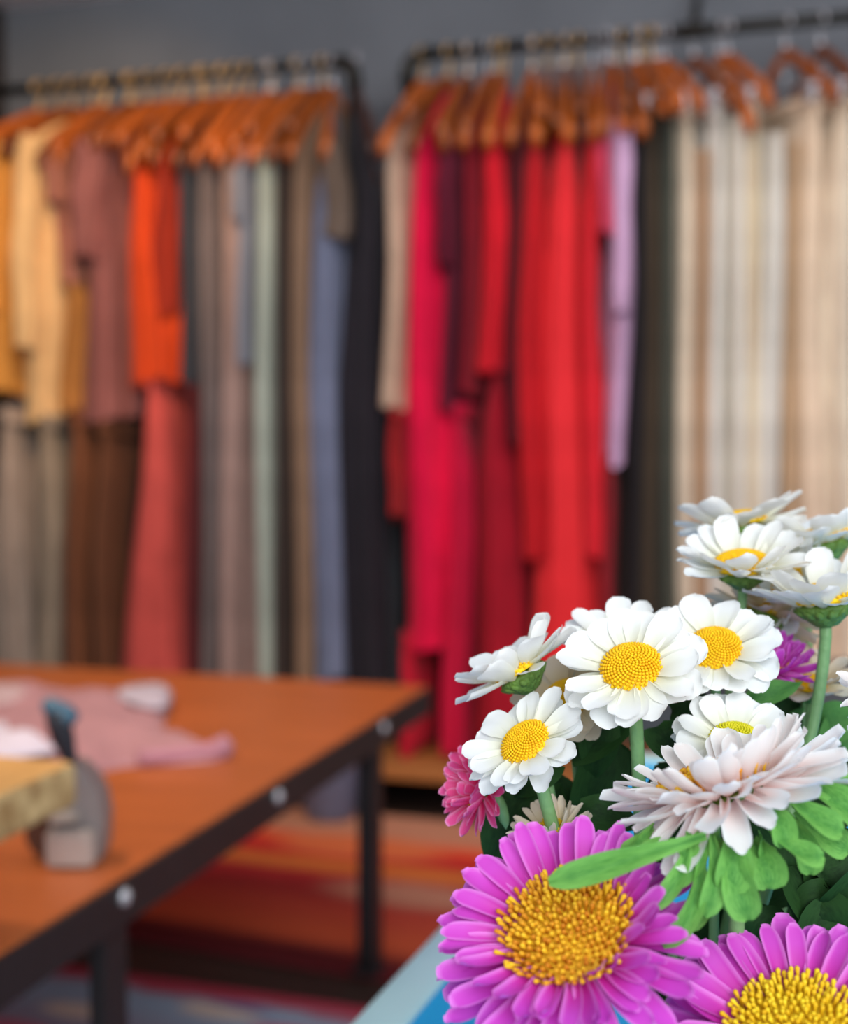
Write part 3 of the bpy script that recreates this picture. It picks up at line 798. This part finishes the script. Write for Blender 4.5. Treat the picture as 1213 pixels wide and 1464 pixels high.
def shared(name, key, f, mat, parent, mtx):
    if key in _fm:
        o = bpy.data.objects.new(name, _fm[key]); C.objects.link(o); o.parent = parent
    else:
        o = obj(name, f(), mat, parent); _fm[key] = o.data
    o.matrix_local = mtx
    return o
def facing(n, spin=0):
    q = n.to_track_quat('Z', 'Y').to_matrix().to_4x4()
    return q @ Matrix.Rotation(spin, 4, 'Z')
def stem(t, loc, n, rad, bend=.05, target=None):
    tgt = target or (MOUTH + Vector((random.uniform(-.03, .03), random.uniform(-.03, .03), -.06)))
    p0 = loc - n * .006
    p1 = p0 - n * bend * .5 - Vector((0, 0, bend * .7))
    pts = bez(p0, p1, tgt, 14)
    bm = bmesh.new(); tube(bm, [p - loc for p in pts], rad, 10); obj('stem', bm, M['stem'], t)
    return pts
def leaf_bm(p0, p1, p2, width, up, nl=12, nw=6, channel=.25, lobes=0, spat=False):
    bm = bmesh.new(); uvl = bm.loops.layers.uv.new('UVMap'); pts = bez(p0, p1, p2, nl); g = []; uvd = {}
    up = Vector(up)
    for i, p in enumerate(pts):
        u = i / nl
        t = (pts[min(i + 1, nl)] - pts[max(i - 1, 0)]).normalized()
        s = t.cross(up).normalized(); nn = s.cross(t).normalized()
        wd = width / 2 * max(.04, (sin(pi * min(1, .12 + u * .9) ** .9)) ** .8 if u < .999 else .04)
        if spat: wd = width / 2 * max(.06, (.3 + .7 * min(1, u / .62) ** 1.1) * max(0, 1 - (max(0, u - .72) / .28) ** 2.6) ** .5 if u < .999 else .3)
        if lobes: wd *= 1 + .16 * sin(u * lobes)
        row = []
        for j in range(nw + 1):
            v = -1 + 2 * j / nw
            vt = bm.verts.new(p + s * v * wd + nn * (channel * abs(v) ** 1.6 * wd + .0006 * sin(9 * u + 3 * v)))
            row.append(vt); uvd[vt] = (u, abs(v))
        g.append(row)
    for a, b in zip(g, g[1:]):
        for k in range(nw): bm.faces.new((a[k], b[k], b[k + 1], a[k + 1]))
    for f in bm.faces:
        for l in f.loops: l[uvl].uv = uvd[l.vert]
    return bm
def add_leaf(t, p0, p1, p2, width, up, mat='leaf', name='leaf', channel=.25, lobes=0):
    loc = t.location
    o = obj(name, leaf_bm(Vector(p0) - loc, Vector(p1) - loc, Vector(p2) - loc, width, up, channel=channel, lobes=lobes, spat=(name == 'bract')), M[mat], t)
    return o

def daisy(px_, py_, d, nv, label, scale=1.0, elev=(22, 4), rows=(13, 13), col='white', discR=.0112, disch=.0052, spin=0, seed=0, bend=.05, discmat='disc', jit=10, target=None, srad=.0019):
    rnd = random.Random(seed * 31 + 5)
    loc = at_d(px_, py_, d); n = flowervec(px_, py_, nv)
    t = thing('daisy', label, 'flower', loc, 'white daisies in the vase')
    R0 = facing(n, spin)
    sc = Matrix.Scale(scale, 4)
    shared('disc', ('dd', discR, disch, discmat), lambda: daisy_disc_bm(discR, disch), M[discmat], t, R0 @ sc)
    shared('calyx', ('cal', discR), lambda: calyx_bm(discR * .86), M['calyx'], t, R0 @ sc @ Matrix.Translation((0, 0, -.0015)))
    for row, (e, cnt) in enumerate(zip(elev, rows)):
        for i in range(cnt):
            a = 2 * pi * (i + .5 * row) / cnt + radians(rnd.uniform(-jit, jit))
            me = rnd.choice(PM[col])
            o = bpy.data.objects.new('petal', me); C.objects.link(o); o.parent = t
            el = radians(e + rnd.uniform(-jit, jit))
            s_ = rnd.uniform(.93, 1.07) * (1.0 if row == 0 else 1.04)
            o.matrix_local = R0 @ sc @ Matrix.Rotation(a, 4, 'Z') @ Matrix.Translation((discR * .78, 0, -.0006 - row * .0012)) @ Matrix.Rotation(-el, 4, 'Y') @ Matrix.Rotation(radians(rnd.uniform(-9, 9)), 4, 'X') @ Matrix.Scale(s_, 4)
    pts = stem(t, loc, n, srad, bend, target)
    return t, pts
def aster(px_, py_, d, nv, label, scale=1.0, elev=(30, 14, -4), rows=(30, 32, 34), col='magenta', discR=.019, spin=0, seed=0, bend=.05, discmat='aster_disc', jit=8, lens=(.92, 1, 1.05), special=None, target=None, ndisc=330):
    rnd = random.Random(seed * 17 + 3)
    loc = at_d(px_, py_, d); n = flowervec(px_, py_, nv)
    t = thing('aster', label, 'flower', loc, 'asters in the vase')
    R0 = facing(n, spin); sc = Matrix.Scale(scale, 4)
    shared('disc', ('ad', discR, discmat, ndisc), lambda: aster_disc_bm(discR, ndisc), M[discmat], t, R0 @ sc)
    shared('calyx', ('cal', discR), lambda: calyx_bm(discR * .8), M['calyx'], t, R0 @ sc @ Matrix.Translation((0, 0, -.003)))
    for row, (e, cnt) in enumerate(zip(elev, rows)):
        for i in range(cnt):
            a = 2 * pi * (i + .33 * row) / cnt + radians(rnd.uniform(-4, 4))
            me = rnd.choice(PM[col])
            o = bpy.data.objects.new('petal', me); C.objects.link(o); o.parent = t
            el = radians(e + rnd.uniform(-jit, jit)); s_ = lens[row] * rnd.uniform(.93, 1.06)
            if special:
                wv = R0.to_3x3() @ Vector((cos(a), sin(a), 0)); cl_ = RM.transposed() @ wv
                de, ds = special(math.degrees(math.atan2(cl_.y, cl_.x)), row, rnd); el += radians(de); s_ *= ds
            o.matrix_local = R0 @ sc @ Matrix.Rotation(a, 4, 'Z') @ Matrix.Translation((discR * .9, 0, -.001 - row * .0016)) @ Matrix.Rotation(-el, 4, 'Y') @ Matrix.Rotation(radians(rnd.uniform(-14, 14)), 4, 'X') @ Matrix.Scale(s_, 4)
    pts = stem(t, loc, n, .0026, bend, target)
    return t, pts
def flowervec(px_, py_, nv):
    f_ = ray(px_, py_).normalized(); r_ = f_.cross(Vector((0, 0, 1))).normalized(); u_ = r_.cross(f_)
    return (r_ * nv[0] + u_ * nv[1] - f_ * nv[2]).normalized()
def tv(deg_dir, tilt):   # tilt away from the viewer, leaning towards the direction (0 right, 90 up)
    a, b = radians(deg_dir), radians(tilt); return (cos(a) * sin(b), sin(a) * sin(b), cos(b))

D = {}
D[1] = daisy(903, 955, .470, tv(102, 44), 'largest fully open white daisy in the centre of the bunch', 1.0, (14, 2), seed=1, bend=.07, srad=.0025)
D[2] = daisy(1022, 928, .500, tv(95, 42), 'white daisy just right of the largest central daisy', .93, (16, 4), seed=2)
D[3] = daisy(752, 1062, .470, tv(128, 52), 'white daisy tilted left above the hot pink aster', .86, (14, 0), seed=3, bend=.05, srad=.0025)
D[4] = daisy(742, 957, .500, tv(124, 85), 'small white daisy seen edge-on at the left above the tilted one', .98, (40, 16), (11, 12), seed=4)
D[5] = daisy(1062, 808, .540, tv(92, 70), 'cupped white daisy below the topmost flowers of the bunch', 1.04, (36, 16), seed=5)
D[6] = daisy(1056, 750, .580, tv(102, 94), 'topmost white daisy seen from the side behind cupped daisy', 1.12, (24, 2), (10, 10), seed=6, jit=16)
D[7] = daisy(1176, 772, .570, tv(106, 92), 'white daisy at the upper right edge seen from the side', 1.08, (30, 6), (11, 11), seed=7, jit=16)
D[8] = daisy(1178, 856, .520, tv(98, 82), 'side-on white daisy with green cup right of the cupped daisy', 1.14, (48, 20), (12, 12), seed=8, srad=.0024)
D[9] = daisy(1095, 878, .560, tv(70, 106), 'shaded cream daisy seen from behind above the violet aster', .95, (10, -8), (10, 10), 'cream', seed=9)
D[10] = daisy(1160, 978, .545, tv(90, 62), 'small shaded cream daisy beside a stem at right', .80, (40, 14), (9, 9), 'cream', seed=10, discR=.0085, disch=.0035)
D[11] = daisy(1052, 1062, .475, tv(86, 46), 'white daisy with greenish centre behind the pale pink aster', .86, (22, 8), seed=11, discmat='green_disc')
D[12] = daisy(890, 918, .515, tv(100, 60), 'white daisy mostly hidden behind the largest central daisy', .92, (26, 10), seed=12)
D[13] = daisy(812, 1000, .515, tv(110, 40), 'shaded cream daisy half hidden between the central and tilted daisies', .85, (14, 2), (11, 11), 'cream', seed=13)
D[14] = daisy(1128, 838, .560, tv(150, 60), 'white daisy facing left below the cupped daisy', .85, (18, 2), (10, 10), seed=14)

A = {}
def spA6(ang, row, rnd):
    # petals on the right side and below stand up over the disc
    if -75 < ang < 40 and row < 2: return (rnd.uniform(12, 34) if row == 0 else rnd.uniform(2, 20)), rnd.uniform(.75, .95)
    if ang < -40 and ang > -140: return rnd.uniform(-8, 6), 1.0
    return 0, 1.0
A[1] = aster(812, 1332, .405, tv(112, 38), 'big magenta aster facing forward at the lower left of bunch', 1.0, (22, 8, -10), (33, 33, 33), seed=1, special=spA6, col='magenta')
A[2] = aster(1140, 1480, .400, tv(95, 40), 'big magenta aster with bright yellow centre at the bottom edge', 1.02, (26, 12, -2), (33, 33, 33), seed=2, discmat='aster_disc_yellow', discR=.0185)
def spA1(ang, row, rnd):
    return rnd.uniform(-12, 14) + (8 if abs(ang) < 70 and row else 0), rnd.uniform(.88, 1.08)
A[3] = aster(1036, 1118, .430, tv(110, 82), 'big pale pink aster seen edge-on above the green bracts', 1.06, (34, 8, -20), (33, 33, 33), 'pale', .017, seed=3, special=spA1, lens=(.86, 1.02, 1.1))
A[4] = aster(684, 1126, .500, tv(170, 62), 'small hot pink aster at the left below the tilted daisy', .62, (72, 42, 8), (18, 22, 22), 'hot', .009, seed=4, ndisc=80)
A[5] = aster(786, 1190, .480, tv(110, 60), 'small cream aster peeping above the lower left magenta aster', .46, (50, 25, 5), (16, 18, 18), 'creamaster', .012, seed=5, discmat='aster_disc_yellow', ndisc=120)
A[6] = aster(1102, 952, .535, tv(80, 60), 'small violet aster glimpsed between daisy and dark leaf at right', .58, (70, 45, 20), (18, 20, 20), 'magenta', .010, seed=6, ndisc=90)
A[7] = aster(1306, 965, .450, tv(140, 60), 'pale pink aster cut by the right edge beside a daisy stem', .80, (40, 18, 0), (18, 20, 22), 'pale', .015, seed=7)

# --- green bracts under the pale pink aster
t3 = A[3][0]; b0 = at_d(1045, 1150, .428)
def br_(x, y, x2, y2, dd, wd, mx=0, my=0, mat='bract', d2=None, lobes=0, base_=None):
    s_ = at_d(x, y, dd + .006) if base_ is None else base_
    e_ = at_d(x2, y2, (d2 or dd) - .004)
    m_ = at_d((x + x2) / 2 + mx, (y + y2) / 2 + my, dd - .006)
    add_leaf(t3, s_, m_, e_, wd * dd / F * .86, camvec(.15 + rb_.uniform(-.5, .5), .35, 1), mat, 'bract', rb_.uniform(.35, .8), lobes)
rb_ = random.Random(8)
for a in [(1125, 1165, 1160, 1250, .415, 44, 14, 0), (1030, 1200, 985, 1330, .412, 30, 20, 20), (1140, 1160, 1215, 1215, .42, 50, 10, 14), (1085, 1192, 1092, 1225, .412, 40, 8, 0), (1000, 1190, 975, 1225, .405, 30, 0, 6), (1068, 1210, 1035, 1300, .415, 40, -4, 10), (1010, 1195, 785, 1262, .395, 46, -10, 6), (960, 1195, 905, 1232, .41, 30, 10, -6), (985, 1190, 930, 1300, .40, 32, 30, 10), (1000, 1195, 948, 1352, .40, 36, 40, 30),
          (1018, 1195, 1008, 1310, .40, 40, 22, 0), (1010, 1185, 960, 1268, .405, 30, 26, 6), (1050, 1190, 1072, 1315, .40, 58, -12, 10), (1045, 1180, 1040, 1275, .402, 62, 14, 0),
          (1100, 1150, 1122, 1212, .405, 44, 10, -10), (1120, 1130, 1205, 1188, .405, 46, 10, 22), (1095, 1180, 1178, 1222, .40, 40, 10, 34), (1110, 1110, 1225, 1140, .42, 60, 0, -16),
          (1062, 1192, 1058, 1225, .415, 40, -6, 0), (1030, 1195, 1012, 1222, .415, 40, -6, 0), (1150, 1120, 1235, 1180, .415, 56, 6, -10), (935, 1180, 890, 1220, .415, 34, 0, 10), (1075, 1200, 1100, 1270, .408, 60, 10, 0)]:
    br_(*a)
# --- darker leaves on the stems
def rl(key, x, y, x2, y2, d, wpx, up=(0, .3, 1), mat='leaf', mx=0, my=0):
    t = (D if isinstance(key, int) else A)[key if isinstance(key, int) else int(key[1:])][0]
    add_leaf(t, at_d(x, y, d), at_d((x + x2) / 2 + mx, (y + y2) / 2 + my, d - .008), at_d(x2, y2, d + .004), wpx * d / F, camvec(*up), mat)
rl(2, 1068, 1000, 1148, 975, .515, 36, (-.1, .6, 1), 'leaf_mid', 0, 4)
rl(3, 760, 1120, 700, 1250, .505, 70, (-.4, .2, 1), 'leaf', -16, 0)
rl(3, 800, 1090, 735, 1140, .50, 44, (-.2, .5, 1), 'leaf')
rl(1, 880, 1060, 820, 1200, .515, 80, (.3, .2, 1), 'leaf')
rl(1, 935, 1040, 985, 1085, .50, 70, (.3, .5, 1), 'leaf')
rl(1, 960, 1020, 1010, 990, .51, 50, (.1, .7, 1), 'leaf')
rl(1, 860, 1010, 850, 1120, .51, 60, (0, .2, 1), 'leaf')
for q in [(1150, 1080, 1120, 1010), (1190, 1090, 1205, 1005), (1100, 1060, 1085, 1000), (1170, 1040, 1225, 1020), (1130, 1050, 1180, 1030), (1100, 1030, 1150, 1000)]:
    rl(10, *q, .56, 60, (.1, .2, 1), 'leaf_mid' if q[0] % 20 else 'leaf')
rl(11, 1000, 1120, 1075, 1000, .52, 80, (0, .3, 1), 'leaf')
rnd = random.Random(5)
for i in range(22):
    x = rnd.uniform(1110, 1260); y = rnd.uniform(1190, 1340); a = rnd.uniform(0, 6.28); l = rnd.uniform(70, 120)
    rl(rnd.choice([8, 10, 11]), x, y, x + cos(a) * l, y + sin(a) * l, rnd.uniform(.455, .50), rnd.uniform(60, 100), (rnd.uniform(-.7, .7), rnd.uniform(-.2, .9), 1), 'leaf', rnd.uniform(-20, 20), rnd.uniform(-20, 20))
rnd = random.Random(21)
for i in range(46):
    x = rnd.uniform(730, 1240); y = rnd.uniform(1060, 1420)
    if x < 800 and y > 1200: x += 160
    d = rnd.uniform(.49, .55)
    a = rnd.uniform(0, 6.28); l = rnd.uniform(70, 130)
    key = rnd.choice([1, 2, 3, 5, 8, 10, 11, 12, 13, 14])
    rl(key, x, y, x + cos(a) * l, y + sin(a) * l, d, rnd.uniform(50, 90), (rnd.uniform(-.7, .7), rnd.uniform(-.2, .9), 1), 'leaf', rnd.uniform(-20, 20), rnd.uniform(-20, 20))
